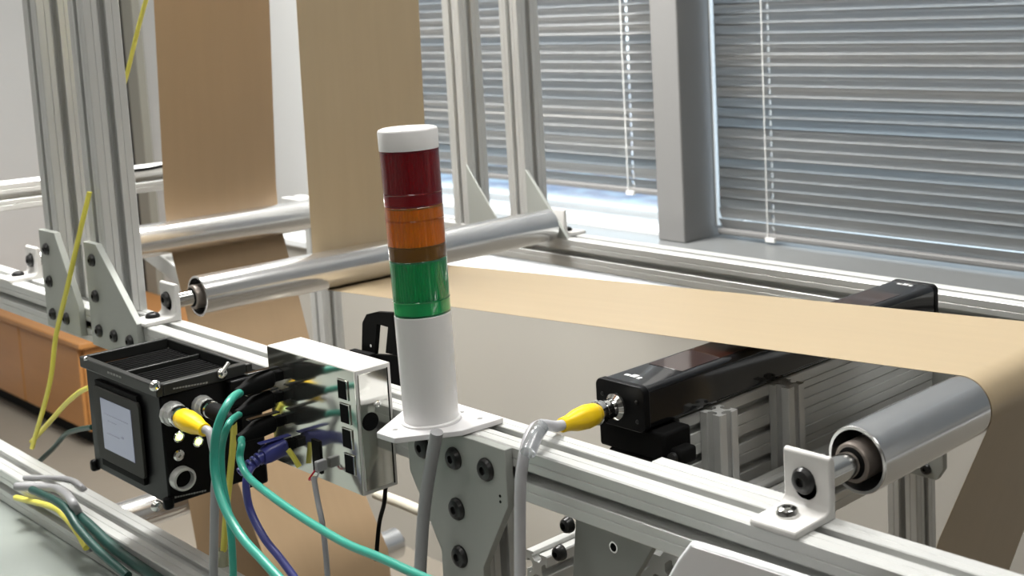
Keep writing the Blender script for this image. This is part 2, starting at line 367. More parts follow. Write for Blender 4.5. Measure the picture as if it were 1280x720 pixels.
# gusset and lower cross profile under the front rail, right of the T plate
def gp(px, py, y): p = P(px, py, 1, y); return (p.x, p.z)
t = tplate('cross_rail_gusset', [gp(722, 600, .70), gp(838, 648, .70), gp(786, 735, .70), gp(715, 735, .70)], .700, .708, [], 'plain grey gusset with a small round hole under the front rail', 'plate')
hp = P(767, 684, 1, .70)
o = MB().lathe([(0, .0052), (.0006, .0052), (.0006, .0038), (0, .0038)], (hp.x, .7002, hp.z), (0, -1, 0), 16, True).build('hole_rim', M['chrome'], t); o.matrix_parent_inverse = Matrix.Translation(t.location).inverted()
o = MB().cyl((hp.x, .7001, hp.z), (0, -1, 0), .0040, .0003, 16).build('hole', M['blackm'], t); o.matrix_parent_inverse = Matrix.Translation(t.location).inverted()
for (a, b_) in ((712, 655), (702, 690)):
    bp = P(a, b_, 1, .70); o = bolt((bp.x, .70, bp.z), (0, -1, 0), .0075, .008, t); o.matrix_parent_inverse = Matrix.Translation(t.location).inverted()
lp = P(800, 682, 1, .72)
bar('aluminium_rail', O45, 1, (lp.x+.02, lp.z-.012), .72, 1.30, 'slotted cross rail low under the front rail, right of the gusset', 'rail')
lp = P(690, 690, 1, .73)
bar('aluminium_rail', O30, 1, (lp.x-.005, lp.z-.012), .715, 1.28, 'thin cross rail low under the front rail, just right of the clear cable', 'rail')
# flat bar behind the front rail
tag(MB().box(-.685, -.545, .6805, .693, .985, 1.0).build('mounting_strip', M['alu'], bevel=.001), 'short flat aluminium strip along the rear edge of the front rail beside the angle bracket', 'strip')

# ---------------------------------------------------------------- rollers and angle brackets
def angle_bracket(x, y, z, sgn, label, footbolt):
    """y: outer face of the upright; foot points in direction sgn along y"""
    t = empty('angle_bracket', (x, y, z), label, 'bracket')
    h = .046; th = .0065; w = .0205; fl = .046
    prof_ = [(0, 0), (0, h-.004), (.0015, h-.001), (.004, h), (th, h-.002), (th, .011), (th+.0025, .0075), (th+.006, .0058), (fl-.002, .0055), (fl, .004), (fl, 0)]
    pts = [(y-sgn*-1*0+sgn*(p[0])+(-sgn*th), z+p[1]) for p in prof_]
    pts = [(y+sgn*(p[0]-th), z+p[1]) for p in prof_]
    MB().prism(pts, 0, x-w, x+w).build('angle', M['bracket'], t, bevel=.0022, seg=3)
    bolt((x-.002, y, z+.0245), (0, sgn, 0), .0098, .0055, t)
    bolt((x-.003, y+sgn*.019, z+.0055), (0, 0, 1), .0085, .006, t, footbolt)
    adopt(t)
angle_bracket(-.5225, .672, 1.0, -1, 'white angle bracket carrying the large roller at the lower right', 'chrome')
angle_bracket(-1.507, .672, 1.0, -1, 'white angle bracket at the left end of the near roller', 'bolt')
angle_bracket(-1.507, 1.312, 1.0, 1, 'white angle bracket on the far rail at the far end of the near roller', 'bolt')
angle_bracket(-1.944, 1.312, 1.0, 1, 'white angle bracket at the far end of the rear roller', 'bolt')
angle_bracket(-1.944, .672, 1.0, -1, 'white angle bracket at the near end of the rear roller, hidden by the left posts', 'bolt')

def roller(x, z, y0, y1, label, ys=.672, ye=1.307, R=.026, depth=.034):
    t = empty('guide_roller', (x, y0, z), label, 'roller')
    MB().lathe([(0, R-.0028), (0, R-.0006), (.0006, R), (y1-y0-.0006, R), (y1-y0, R-.0006), (y1-y0, R-.0028), (y1-y0-depth, R-.0028), (y1-y0-depth, R-.004), (depth, R-.004), (depth, R-.0028)], (x, y0, z), 1, 64, True).build('tube', M['roller'], t, angle=30)
    for a in (y0+.026, y1-.028): MB().lathe([(0, R-.003), (.002, R-.003), (.002, .0145), (0, .0145)], (x, a, z), 1, 40, True).build('bearing_seat', M['blackm'], t, angle=30)
    for a, s in ((y0, 1), (y1, -1)):
        MB().lathe([(-.007, .0143), (-.006, .0153), (.027, .0153), (.027, .0105), (-.007, .0105)], (x, a, z), (0, s, 0), 36, True).build('bearing', M['steel'], t, angle=30)
        MB().lathe([(-.0078, .0100), (-.0078, .0118), (-.0068, .0122), (-.0068, .0100)], (x, a, z), (0, s, 0), 32, True).build('seal', M['blackm'], t, angle=30)
    MB().cyl((x, ys, z), 1, .0100, ye-ys, 28).build('shaft', M['chrome'], t)
    adopt(t)
roller(-.5235, 1.0205, .7345, 1.285, 'large bright roller at the right whose open dark end faces the camera')
roller(-1.507, 1.021, .7095, 1.290, 'bright near roller crossing behind the signal tower from the left bracket')
roller(-1.944, 1.026, .70, 1.290, 'rear roller behind the left posts with the rear brown web running over it')
tl = empty('low_roller', (-1.73, .84, .50), 'low roller behind the brown web at the bottom, its right end showing', 'roller')
MB().lathe([(0, .010), (0, .025), (.001, .026), (.289, .026), (.29, .025), (.29, .010)], (-1.752, .84, .482), 1, 48, True).build('tube', M['roller'], tl, angle=30)
MB().cyl((-1.752, .78, .482), 1, .0095, .36, 24).build('shaft', M['blackm'], tl); adopt(tl)
tl = empty('low_roller', (-1.93, .70, .60), 'low roller seen under the black controller at the lower left', 'roller')
MB().lathe([(0, .010), (0, .025), (.001, .026), (.589, .026), (.59, .025), (.59, .010)], (-1.965, .70, .590), 1, 48, True).build('tube', M['roller'], tl, angle=30)
MB().cyl((-1.965, .66, .590), 1, .0095, .68, 24).build('shaft', M['chrome'], tl); adopt(tl)

# ---------------------------------------------------------------- paper webs
def web(name, path, y0, y1, label, th=.0004, m='paper'):
    mb = MB(); n = len(path); ny = 6
    def layer(off):
        V = []
        for i, (x, z) in enumerate(path):
            a_, b_ = path[max(i-1, 0)], path[min(i+1, n-1)]; dx, dz = b_[0]-a_[0], b_[1]-a_[1]; l_ = math.hypot(dx, dz)
            x2, z2 = x-dz/l_*off, z+dx/l_*off
            V.append([mb.bm.verts.new((x2, y0+(y1-y0)*k/ny, z2)) for k in range(ny+1)])
        return V
    A, B = layer(-th/2), layer(th/2)
    for i in range(n-1):
        for k in range(ny):
            mb.face([A[i][k], A[i+1][k], A[i+1][k+1], A[i][k+1]]); mb.face([B[i][k], B[i][k+1], B[i+1][k+1], B[i+1][k]])
        for k in (0, ny): mb.face([A[i][k], A[i+1][k], B[i+1][k], B[i][k]])
    for i in (0, n-1):
        for k in range(ny): mb.face([A[i][k], A[i][k+1], B[i][k+1], B[i][k]])
    o = mb.build(name, M[m], angle=50)
    return tag(o, label, 'paper')
def arc(cx, cz, r, a0, a1, n=16): return [(cx+r*math.cos(math.radians(a0+(a1-a0)*k/n)), cz+r*math.sin(math.radians(a0+(a1-a0)*k/n))) for k in range(n+1)]
Y0, Y1 = .888, 1.083
rr = .0264
p = [(-1.500, 2.3), (-1.528, 1.3)] + arc(-1.507, 1.021, rr, 182, 273) + arc(-.5235, 1.0205, rr, 93, -20) + [(-.548, .90), (-.62, .70), (-.74, .40), (-.86, .12)]
web('front_paper_web', p, Y0, Y1, 'pale brown paper web behind the signal tower, running level across to the large roller')
p = [(-1.865, 2.3), (-1.925, 1.5)] + arc(-1.944, 1.026, rr, 176, 202, 6) + [(-1.885, .78), (-1.767, .57)] + arc(-1.735, .5, rr, 160, 250, 6) + [(-1.8, .40), (-1.95, .2)]
p = [(-1.880, 2.3), (-1.945, 1.4), (-1.9715, 1.08)] + arc(-1.944, 1.026, rr, 180, 207, 6) + [(-1.893, .80), (-1.7500, .56), (-1.7060, .50), (-1.695, .30)]
web('rear_paper_web', p, Y0, Y1, 'shade-darkened brown paper web hanging at the rear left, behind the rear roller', m='dpaper')
p = arc(-1.965, .590, .0276, 60, 20, 8) + [(-1.915, .48), (-1.88, .35), (-1.86, .2)]
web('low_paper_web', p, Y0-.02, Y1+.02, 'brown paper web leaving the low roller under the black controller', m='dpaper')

# ---------------------------------------------------------------- signal tower
TX, TY, TZ = -.9015, .6255, 1.0055
t = empty('signal_tower', (TX, TY, TZ), 'signal tower with red, orange and green lenses on a white base and white cap', 'signal light')
def seg(name, m, z0, z1, r0, r1, parent=t, ribs=0, depth=.0004, inner=None):
    mb = MB(); n = 96
    if not ribs: mb.lathe([(z0, r0-.0015), (z0, r0-.0003), (z0+.0004, r0), (z1-.0004, r1), (z1, r1-.0003), (z1, r1-.0015)], (0, 0, 0), 2, n)
    else:
        rings = []
        for z, r in ((z0, r0), (z1, r1)):
            rings.append([mb.bm.verts.new(((r-(depth if k % 2 else 0))*math.cos(2*PI*k/n), (r-(depth if k % 2 else 0))*math.sin(2*PI*k/n), z)) for k in range(n)])
        for k in range(n): mb.face([rings[0][k], rings[0][(k+1) % n], rings[1][(k+1) % n], rings[1][k]])
        mb.face(rings[0][::-1]); mb.face(rings[1])
    return mb.build(name, M[m], parent, angle=30)
def rz(z): return .0238+.0016*(z/.257)
zz = lambda z: z-TZ
seg('base', 'white', .0002, zz(1.103), rz(0), rz(.098))
MB().lathe([(.0, .0262), (.002, .0262), (.0028, .0245), (.0028, .0), ], (0, 0, -.0001), 2, 64).build('foot_ring', M['white'], t)
for nm, mm, a, b, base in (('green_lens', 'green', 1.103, 1.1517, .014), ('orange_lens', 'orange', 1.1517, 1.1985, .0125), ('red_lens', 'red', 1.1985, 1.2468, .012)):
    a, b = zz(a), zz(b)
    L = seg(nm, mm, a, b, rz(a)-.0002, rz(b)-.0002)
    L['label'] = nm.replace('_', ' ') + ' ring'
    seg('ribbed_insert', mm+'c', a+base, b-.002, rz(a)-.0028, rz(b)-.0028, L, ribs=1, depth=.0012)
    if mm == 'orange': seg('dark_ring', 'core', a+.001, a+base-.001, rz(a)-.003, rz(a)-.003, L)
    else: seg('socket_ring', mm+'s', a+.001, a+base-.001, rz(a)-.0045, rz(a)-.0045, L)
    MB().lathe([(0, rz(a)-.0001), (.0007, rz(a)+.0002), (.0014, rz(a)-.0001)], (0, 0, a+base-.0015 if mm != 'orange' else b-.0125), 2, 64).build('seam', M[mm], L)
a = zz(1.2468); ztop = zz(1.2655)
MB().lathe([(a, .020), (a, rz(a)), (ztop-.003, rz(ztop)), (ztop-.0012, rz(ztop)-.0008), (ztop-.0002, rz(ztop)-.0035), (ztop, rz(ztop)-.008), (ztop, 0)], (0, 0, 0), 2, 96).build('cap', M['white'], t, angle=50)
for zc in (.012, .094, zz(1.25)):
    aa = math.radians(-62-90+ -0); r_ = rz(zc)
    v = Vector((math.cos(math.radians(210)), math.sin(math.radians(210)), 0)); MB().cyl((v.x*(r_-.0004), v.y*(r_-.0004), zc), v, .0009, .0007, 8).build('latch_mark', M['print'], t)
t.rotation_euler = (math.radians(.7), math.radians(-.7), 0)
# flange under it
t = empty('mounting_flange', (TX, TY, 1.0), 'white flange plate under the signal tower, reaching out over the front rail', 'mounting plate')
fl_ = [(-.914, .577), (-.889, .578), (-.8575, .625), (-.8547, .668), (-.947, .668), (-.9455, .625)]
MB().prism(fl_, 2, 1.0003, 1.0055).build('plate', M['wflange'], t, bevel=.0008)
for px, py in ((600, 523), (577, 515), (494, 537)):
    h = P(px, py, 2, 1.0056); MB().cyl((h.x, h.y, 1.0054), 2, .0026, .0003, 16).build('screw_hole', M['print'], t)
adopt(t)

# ---------------------------------------------------------------- long black sensors under the web
t = empty('sensor_bar', (-.79, .755, .985), 'long glossy black sensor bar under the pale web, yellow plug in its end', 'sensor')
def rrect(x0, x1, z0, z1, r, n=5):
    pts = []
    for cx_, cz_, a0 in ((x1-r, z0+r, -90), (x1-r, z1-r, 0), (x0+r, z1-r, 90), (x0+r, z0+r, 180)):
        for k in range(n+1): a = math.radians(a0+90*k/n); pts.append((cx_+r*math.cos(a), cz_+r*math.sin(a)))
    return pts
MB().prism(rrect(-.826, -.766, .985, 1.025, .006), 1, .762, 1.236).build('housing', M['gloss'], t, angle=30)
for y0, y1 in ((.754, .762), (1.236, 1.244)):
    MB().prism(rrect(-.827, -.765, .984, 1.026, .007), 1, y0, y1).build('end_cap', M['black'], t, bevel=.001)
MB().box(-.818, -.775, .815, 1.18, 1.0249, 1.0254).build('optical_window', mat('dark_red_window', (.025, .008, .005), .1, 0, coat=.5, bump=((1, 1, 1), .01, 100)), t, bevel=.0002)
for (x, y) in ((-.800, .778), (-.797, 1.225)):
    for dx, dy, w_, h_ in ((-.009, 0, .006, .004), (-.001, .001, .007, .007), (.007, -.001, .004, .005)):
        MB().box(x+dx-w_/2, x+dx+w_/2, y+dy-h_/2, y+dy+h_/2, 1.0249, 1.0253).build('printed_mark', M['wprint'], t)
for x, z in ((-.818, .994), (-.774, .994), (-.774, 1.012), (-.818, 1.012)): MB().lathe([(0, .002), (.001, .0018), (.0014, 0)], (x, .754, z), (0, -1, 0), 10).build('screw', M['bolt'], t)
sx, sz = -.800, 1.0035
MB().lathe([(0, .0115), (.001, .0125), (.003, .0122), (.006, .009), (.011, .008), (.011, .0095), (.017, .0095), (.017, .007), (.020, .007)], (sx, .754, sz), (0, -1, 0), 28).build('socket', M['chrome'], t, angle=30)
adopt(t)
# clamp under it
t = empty('sensor_clamp', (-.79, .775, .95), 'black clamp bracket under the near end of the sensor bar', 'clamp')
mb = MB(); mb.box(-.836, -.752, .764, .800, .957, .984); mb.box(-.825, -.765, .764, .795, .925, .957); mb.box(-.752, -.738, .770, .792, .955, .970); mb.build('body', M['blackm'], t, bevel=.003)
MB().cyl((-.745, .769, .963), (0, -1, 0), .005, .004, 16).build('screw', M['bolt'], t); adopt(t)
# stack of slotted beams under the sensor: each beam a thing of its own
for k in range(5):
    o_ = bar('sensor_beam', O30, 1, (-.784, .969-.0295*k), .803, 1.235, 'long slotted aluminium beam of the stack under the sensor bar, %s' % ('topmost', 'second from the top', 'middle one', 'second from the bottom', 'lowest')[k], 'beam', 'stacked beams under the sensor bar')
    MB().box(-.7702, -.7694, .962, 1.235, .969-.0295*k-.0036, .969-.0295*k+.0036).build('slot_cover', M['alu'], o_)
def sp_(y, lab): bar('short_post', O28, 2, (-.7565, y), .60, .984, lab, 'post')
sp_(.843, 'short upright slotted post in front of the beam stack, nearer to the black clamp'); sp_(.945, 'short upright slotted post in front of the beam stack, nearer to the large roller')
t = empty('beam_end_plate', (-.77, 1.24, .86), 'grey plate with two black bolts closing the far end of the beam stack', 'bracket plate')
MB().box(-.80, -.715, 1.238, 1.246, .86, .975).build('plate', M['plate'], t, bevel=.001)
for x in (-.757, -.735): bolt((x, 1.238, .945), (0, -1, 0), .006, .004, t)
adopt(t)
# black fork sensor behind the front rail
t = empty('fork_sensor', (-1.04, .72, .99), 'black bracket-shaped sensor with an opening, standing behind the white switch and the tower', 'sensor')
def G(px, py): p_ = P(px, py, 1, .72); return (p_.x, p_.z)
mb = MB()
for quad in (((456, 442), (457, 402), (462, 392), (475, 404), (472, 442)), ((462, 392), (474, 389), (512, 391), (512, 408), (489, 408), (475, 404)), ((489, 408), (512, 408), (512, 446), (486, 440)), ((456, 441), (512, 445), (512, 520), (474, 520), (466, 468))):
    mb.prism([G(*q_) for q_ in quad], 1, .716, .721)
mb.build('body', M['blackm'], t)
MB().prism([G(*a) for a in ((452, 433), (478, 439), (480, 455), (462, 449), (453, 446))], 1, .704, .712).build('jaw', M['blackm'], t, bevel=.001)
q_ = P(464, 432, 1, .704); MB().cyl((q_.x, .7045, q_.z), (0, -1, 0), .0016, .001, 12).build('rivet', M['chrome'], t); adopt(t)

# ---------------------------------------------------------------- network switch
SX0, SX1, SY0, SY1, SZ0, SZ1 = -1.130, -.975, .597, .635, .926, 1.0437
t = empty('network_switch', ((SX0+SX1)/2, SY1, SZ0), 'white box network switch with a shiny port face, hung on the front rail', 'switch')
mb = MB(); mb.box(SX0, SX1, SY0+.0008, SY1, SZ0, SZ1); mb.build('case', M['bracket'], t, bevel=.001)
MB().box(SX0+.001, SX1-.001, SY0, SY0+.001, SZ0+.001, SZ1-.001).build('port_face', M['satin'], t)
mb = MB(); mb.box(SX1, SX1+.0012, SY0+.003, SY1-.005, SZ0+.004, SZ1-.004); mb.build('end_panel', M['satin'], t, bevel=.0004)
MB().box(SX1, SX1+.0008, SY1-.0045, SY1-.0035, SZ0+.003, SZ1-.004).build('panel_gap', M['blackm'], t)
e1 = P(463, 527, 0, SX1+.0012); MB().lathe([(0, .0085), (.0004, .0085), (.0004, 0)], (SX1+.0012, e1.y, e1.z), 0, 24).build('vent_hole', M['blackm'], t)
e1 = P(472, 505, 0, SX1+.0012); MB().lathe([(0, .0036), (.0008, .0034), (.0010, .002), (.0005, .0018), (.0005, 0)], (SX1+.0012, e1.y, e1.z), 0, 20).build('screw', M['chrome'], t, angle=30)
for px, py in ((425, 487), (428, 517), (431, 548), (434, 580)):
    c = P(px+4, py, 1, SY0)
    mb = MB(); x, z = c.x, c.z
    mb.box(x-.0085, x+.0085, SY0-.0012, SY0, z-.0095, z+.0095)
    po = mb.build('port', M['satin'], t, bevel=.0004)
    MB().box(x-.0068, x+.0066, SY0-.0015, SY0-.001, z-.0085, z+.0085).build('opening', M['blackm'], po)
c = P(397, 570, 1, SY0)
MB().box(c.x-.007, c.x+.007, SY0-.0015, SY0, c.z-.016, c.z+.016).build('power_port', M['blackm'], t)
adopt(t)
PORT = []
for px, py in ((352, 468), (352, 494), (354, 524), (368, 553)):
    c = P(px, py, 1, SY0); PORT.append(c)

# plugs and their cables
def plug(c, m, label, L=.047, drop=.007, ribs=False, boot='blackm'):
    t = empty('network_plug', tuple(c), label, 'plug')
    x, y, z = c.x, SY0-.0005, c.z
    MB().box(x-.0050, x+.0050, y-.0095, y, z-.0045, z+.0045).build('contact_block', M['blackm'], t, bevel=.0006)
    mb = MB(); rings = []
    for k, (d, r, f) in enumerate(((.009, .0055, 1), (.012, .0085, 1), (.028, .0088, .95), (.034, .0075, .9), (L-.006, .0050, 1), (L, .0045, 1))):
        zc = z-drop*(d/L)**2; rings.append([mb.bm.verts.new((x+r*math.copysign(abs(math.cos(a))**.6, math.cos(a)), y-d, zc+f*r*math.copysign(abs(math.sin(a))**.6, math.sin(a)))) for a in [2*PI*q/16 for q in range(16)]])
    for A, B in zip(rings, rings[1:]):
        for k in range(16): mb.face([A[k], A[(k+1) % 16], B[(k+1) % 16], B[k]])
    mb.face(rings[0][::-1]); mb.face(rings[-1]); mb.build('boot', M[boot], t, angle=50)
    MB().box(x-.0035, x+.0035, y-.036, y-.004, z+.0084, z+.0098).build('latch', M['gloss'] if boot == 'blackm' else M[boot], t, bevel=.0005)
    if ribs:
        for k in range(5):
            d = L-.004+.0048*k
            MB().lathe([(0, .003), (0, .0065-.0005*k), (.0025, .0065-.0005*k), (.0025, .003)], (x, y-d, z-drop*(d/L)**2), (0, -1, -.4), 18, True).build('strain_ring', M[boot], t, angle=30)
    adopt(t)
    return Vector((x, y-L+.004, z-drop))
def cable(pts, r, m, label, name='cable', n=12):
    o = MB().tube(pts, r, n, 8).build(name, M[m], angle=60); return tag(o, label, 'cable')
e0 = plug(PORT[0], 'teal', 'topmost black-booted plug in the port face of the white switch')
e1 = plug(PORT[1], 'teal', 'second black-booted plug from the top in the port face of the switch')
e2 = plug(PORT[2], 'teal', 'third black-booted plug in the switch, just above the blue one')
e3 = plug(PORT[3], 'blue', 'blue ribbed plug below the three black ones in the switch', boot='blue', ribs=True, L=.040, drop=.006)
cable([e0+Vector((0, .01, .001)), e0, P(287, 502, 1, .52), P(272, 535, 1, .505), P(268, 580, 1, .50), P(277, 625, 1, .495), P(300, 668, 1, .49), P(328, 700, 1, .485), P(370, 745, 1, .48)], .0040, 'teal', 'teal network cable looping down from the topmost plug in front of the controller')
cable([e1+Vector((0, .01, .001)), e1, P(286, 530, 1, .525), P(277, 560, 1, .52), P(278, 600, 1, .518), P(287, 650, 1, .515), P(291, 700, 1, .512), P(292, 750, 1, .51)], .0033, 'teal', 'second teal network cable hanging straight down behind the looping one')
cable([e2+Vector((0, .01, .001)), e2, P(302, 556, 1, .54), P(300, 574, 1, .535), P(309, 594, 1, .53), P(330, 613, 1, .52), P(375, 645, 1, .51), P(430, 678, 1, .50), P(475, 697, 1, .495), P(530, 722, 1, .49), P(590, 745, 1, .485)], .0034, 'teal', 'teal network cable running from the third plug down to the right across the picture')
cable([e3+Vector((0, .012, .003)), e3+Vector((0, -.006, -.003)), P(308, 600, 1, .54), P(312, 635, 1, .54), P(330, 672, 1, .54), P(352, 700, 1, .54), P(385, 745, 1, .54)], .0036, 'blue', 'dark blue network cable hanging from the blue plug')
c = P(395, 585, 1, .585)
t = empty('terminal_plug', tuple(c), 'small grey terminal plug with thin wires under the blue plug on the switch', 'plug')
MB().box(c.x-.003, c.x+.003, .585, .5955, c.z-.004, c.z+.006).build('block', M['grey'], t, bevel=.001)
for dx, mm in ((-.003, 'orange'), (.003, 'grey')):
    MB().tube([(c.x+dx, .586, c.z-.003), (c.x+dx*1.8, .580, c.z-.011), tuple(P(393, 598, 1, .578))], .0009, 6, 5).build('wire', M['redc' if mm == 'orange' else 'grey'], t)
adopt(t)
cable([P(392, 596, 1, .578), P(397, 625, 1, .575), P(403, 655, 1, .572), P(408, 700, 1, .57), P(411, 750, 1, .57)], .0026, 'grey', 'thin grey power cable hanging from the terminal plug of the switch')
cable([P(360, 562, 1, .585), P(366, 570, 1, .588), P(374, 583, 1, .592)], .0026, 'yellow', 'short piece of yellow cable beside the blue plug', 'cable')
# black cable behind switch bottom
cable([P(482, 608, 1, .66), P(480, 630, 1, .67), P(474, 655, 1, .68), P(470, 700, 1, .68)], .0022, 'blackm', 'thin black cable hanging below the right end of the switch')
tag(MB().tube([P(470, 617, 1, 1.0), P(500, 628, 1, 1.0), P(530, 640, 1, 1.0), P(580, 655, 1, 1.0)], .008, 14, 4).build('cream_hose', M['hose']), 'cream-coloured hose passing behind, below the switch', 'hose')

# ---------------------------------------------------------------- controller
BX0, BX1, BY0, BY1, BZ0, BZ1 = -1.395, -1.210, .520, .622, .879, 1.007
t = empty('controller_box', ((BX0+BX1)/2, (BY0+BY1)/2, BZ0), 'black controller box with a small grey-blue screen, in front of the rail at the left', 'controller')
mb = MB(); mb.box(BX0+.004, BX1-.003, BY0+.004, BY1, BZ0+.003, BZ1-.012); mb.build('case', M['black'], t, bevel=.002)
mb = MB()   # raised rim of the recessed top
mb.box(BX0, BX1, BY0, BY0+.007, BZ1-.012, BZ1); mb.box(BX0, BX1, BY1-.007, BY1, BZ1-.012, BZ1-.001); mb.box(BX0, BX0+.007, BY0+.007, BY1-.007, BZ1-.012, BZ1); mb.box(BX1-.011, BX1, BY0+.007, BY1-.007, BZ1-.012, BZ1)
mb.box(BX0+.08, BX0+.083, BY0+.007, BY1-.007, BZ1-.012, BZ1-.006)
mb.build('top_rim', mat('worn_black_edge', (.018, .019, .018), .4, 0, spec=.3, bump=((1, 1, 1), .05, 400)), t, bevel=.0012)
for k in range(22):
    x = BX0+.014+k*.0074
    MB().box(x, x+.0022, BY0+.010, BY1-.010, BZ1-.0125, BZ1-.0105).build('cooling_fin', M['blackm'], t)
for sx_ in (BX0, BX1-.010):
    for sz_ in (BZ0, BZ1-.018):
        for sy_ in (BY0-.002, BY1-.010):
            if sz_ > BZ0: continue
            MB().box(sx_+.0005, sx_+.0095, sy_+.001, sy_+.011, sz_-.001, sz_+.012).build('corner_guard', M['black'], t, bevel=.003)
p0 = P(119, 480, 1, BY0); p1 = P(178, 598, 1, BY0)
MB().box(p0.x-.002, p1.x+.002, BY0+.0005, BY0+.004, BZ0+.014, BZ1-.020).build('front_panel', M['blackm'], t)
bz = MB(); bz.prism(rrect(P(118, 500, 1, BY0).x, P(176, 530, 1, BY0).x, BZ0+.022, BZ1-.026, .006), 1, BY0-.0012, BY0+.002); bez = bz.build('bezel', M['bezel'], t, bevel=.0006)
xs0, xs1 = P(129, 520, 1, BY0).x, P(167, 540, 1, BY0).x; zs1 = P(147, 505, 1, BY0).z; zs0 = P(150, 568, 1, BY0).z
MB().box(xs0, xs1, BY0-.0016, BY0-.001, zs0, zs1).build('display', M['screen'], bez)
for (a, b_, c_, d_) in ((.15, .55, .35, .33), (.62, .70, .40, .36), (.1, .9, .72, .71), (.2, .5, .60, .59)):
    MB().box(xs0+(xs1-xs0)*a, xs0+(xs1-xs0)*b_, BY0-.0018, BY0-.0015, zs0+(zs1-zs0)*d_, zs0+(zs1-zs0)*c_).build('display_mark', M['screenmark'], bez)
# faint unreadable print rows
def printrow(px0, py0, px1, py1, axis, val, n, hh=.0016):
    mb = MB(); a = P(px0, py0, axis, val); b = P(px1, py1, axis, val)
    for k in range(n):
        c = a.lerp(b, (k+.5)/n); w_ = (b-a).length/n*.36; h_ = hh*random.uniform(.6, 1)
        if axis == 1: mb.box(c.x-w_, c.x+w_, val-.0003, val+.0003, c.z-h_, c.z+h_)
        else: mb.box(val-.0003, val+.0003, c.y-w_, c.y+w_, c.z-h_, c.z+h_)
    return mb
o = printrow(134, 465, 152, 472, 1, BY0, 5).build('faded_print', M['print'], t); o['kind'] = 'stuff'
o = printrow(216, 486, 260, 478, 0, BX1, 12, .0010).build('faded_print', M['print'], t); o['kind'] = 'stuff'
o = printrow(218, 622, 258, 613, 0, BX1, 12, .0009).build('faded_print', M['print'], t); o['kind'] = 'stuff'
for px, py in ((193, 482), (195, 632), (277, 467), (109, 448)):
    c = P(px, py, 0, BX1) if px > 150 else P(px, py, 1, BY0)
    ax = (1, 0, 0) if px > 150 else (0, -1, 0); off = Vector(ax)*.001
    MB().lathe([(0, .0056), (.002, .0054), (.0038, .0034), (.0042, 0)] if px > 150 else [(0, .0026), (.002, .002), (.002, 0)], c+off, ax, 20).build('screw', M['chrome'], t, angle=50)
c = P(277, 466, 0, BX1+.004); d = P(286, 453, 0, BX1+.004)
MB().tube([c, d], .0022, 10, 1).build('screw_lever', M['chrome'], t)
for px, py in ((222, 545), (246, 551)):
    c = P(px, py, 0, BX1-.0025)
    l_ = MB().lathe([(0, .0058), (.004, .0058), (.005, .0046), (.0042, .0034), (.0042, 0)], c, 0, 24).build('indicator_ring', M['chrome'], t, angle=30)
    MB().lathe([(0, .0032), (.005, .0030), (.0060, .0018), (.0064, 0)], c, 0, 20).build('led', M['led'], l_)
c = P(221, 568, 0, BX1-.0025); MB().lathe([(0, .0056), (.005, .0056), (.006, .004), (.006, .002), (.004, .0018), (.004, 0)], c, 0, 24).build('push_button', M['chrome'], t, angle=30)
c = P(226, 597, 0, BX1-.0025)
s_ = MB().lathe([(0, .0120), (.008, .0120), (.010, .0112), (.010, .0092), (.002, .0090), (.002, .0)], c, 0, 32).build('open_socket', M['alu'], t, angle=30)
MB().lathe([(.0022, .0090), (.0032, .0088), (.0032, 0)], c, 0, 24).build('insert', M['blackm'], s_)
YSK = P(216, 517, 0, BX1); c = YSK-Vector((.003, 0, 0))
MB().lathe([(0, .0125), (.006, .0125), (.006, .0112), (.014, .0112), (.014, .009)], c, 0, 12).build('cable_socket', M['alu'], t, angle=25)
BSK = P(253, 507, 0, BX1); c = BSK-Vector((.003, 0, 0))
MB().lathe([(0, .0105), (.006, .0105), (.006, .0092), (.014, .0092), (.014, .007)], c, 0, 12).build('cable_socket', M['alu'], t, angle=25)
mb = MB(); mb.box(BX1-.002, BX1+.010, BY1-.030, BY1+.002, BZ1-.040, BZ1-.012); mb.build('hinge_block', M['black'], t, bevel=.002)
MB().box(BX1-.004, BX1+.004, BY1-.018, BY1+.006, BZ0-.004, BZ1-.012).build('mounting_flange', M['black'], t, bevel=.003)
MB().box(BX0+.02, BX1-.02, BY1, .635, .945, .992).build('mounting_plate', M['blackm'], t)
adopt(t)
# yellow plug on controller
def yplug(c, d, label, m='moly', L=.040, r=.0098, tail=None, s=1.0):
    t = empty('round_plug', tuple(c), label, 'plug')
    d = Vector(d).normalized()
    MB().lathe([(0, r*.95), (.002, r*1.05), (.008, r*1.05), (.009, r*.8), (.010, r*.8)], c, d, 16).build('coupling_nut', M['chrome'], t, angle=25)
    MB().lathe([(.009, r*.85), (.010, r*.95), (.010+(L-.01)*.25, r*1.05), (.010+(L-.01)*.55, r*.94), (.010+(L-.01)*.80, r*.68), (L, r*.62), (L+.0008, r*.5)], c, d, 28).build('grip', M[m], t, angle=45)
    adopt(t); return Vector(c)+d*L
cs = YSK+Vector((.011, 0, 0)); dd = Vector((1, -.02, -.04))
e = yplug(cs, dd, 'yellow round plug screwed into the side of the black controller', L=.058, r=.0102)
cable([e-dd.normalized()*.006, e+dd.normalized()*.010, e+Vector((.020, -.002, -.016)), P(272, 575, 1, .535), P(269, 610, 1, .535), P(268, 650, 1, .535), P(267, 700, 1, .535), P(266, 750, 1, .535)], .0042, 'grey', 'grey cable hanging straight down from the yellow plug on the controller')
cs = BSK+Vector((.011, 0, 0)); dd = Vector((1, -.02, -.05))
e = yplug(cs, dd, 'dark round plug in the second socket of the controller', 'blackm', L=.052, r=.0085)
cable([P(291, 522, 1, .57), P(292, 545, 1, .575), P(288, 590, 1, .575), P(283, 640, 1, .575), P(279, 700, 1, .575), P(278, 750, 1, .575)], .0034, 'yellow', 'pale yellow cable hanging behind the teal cables')
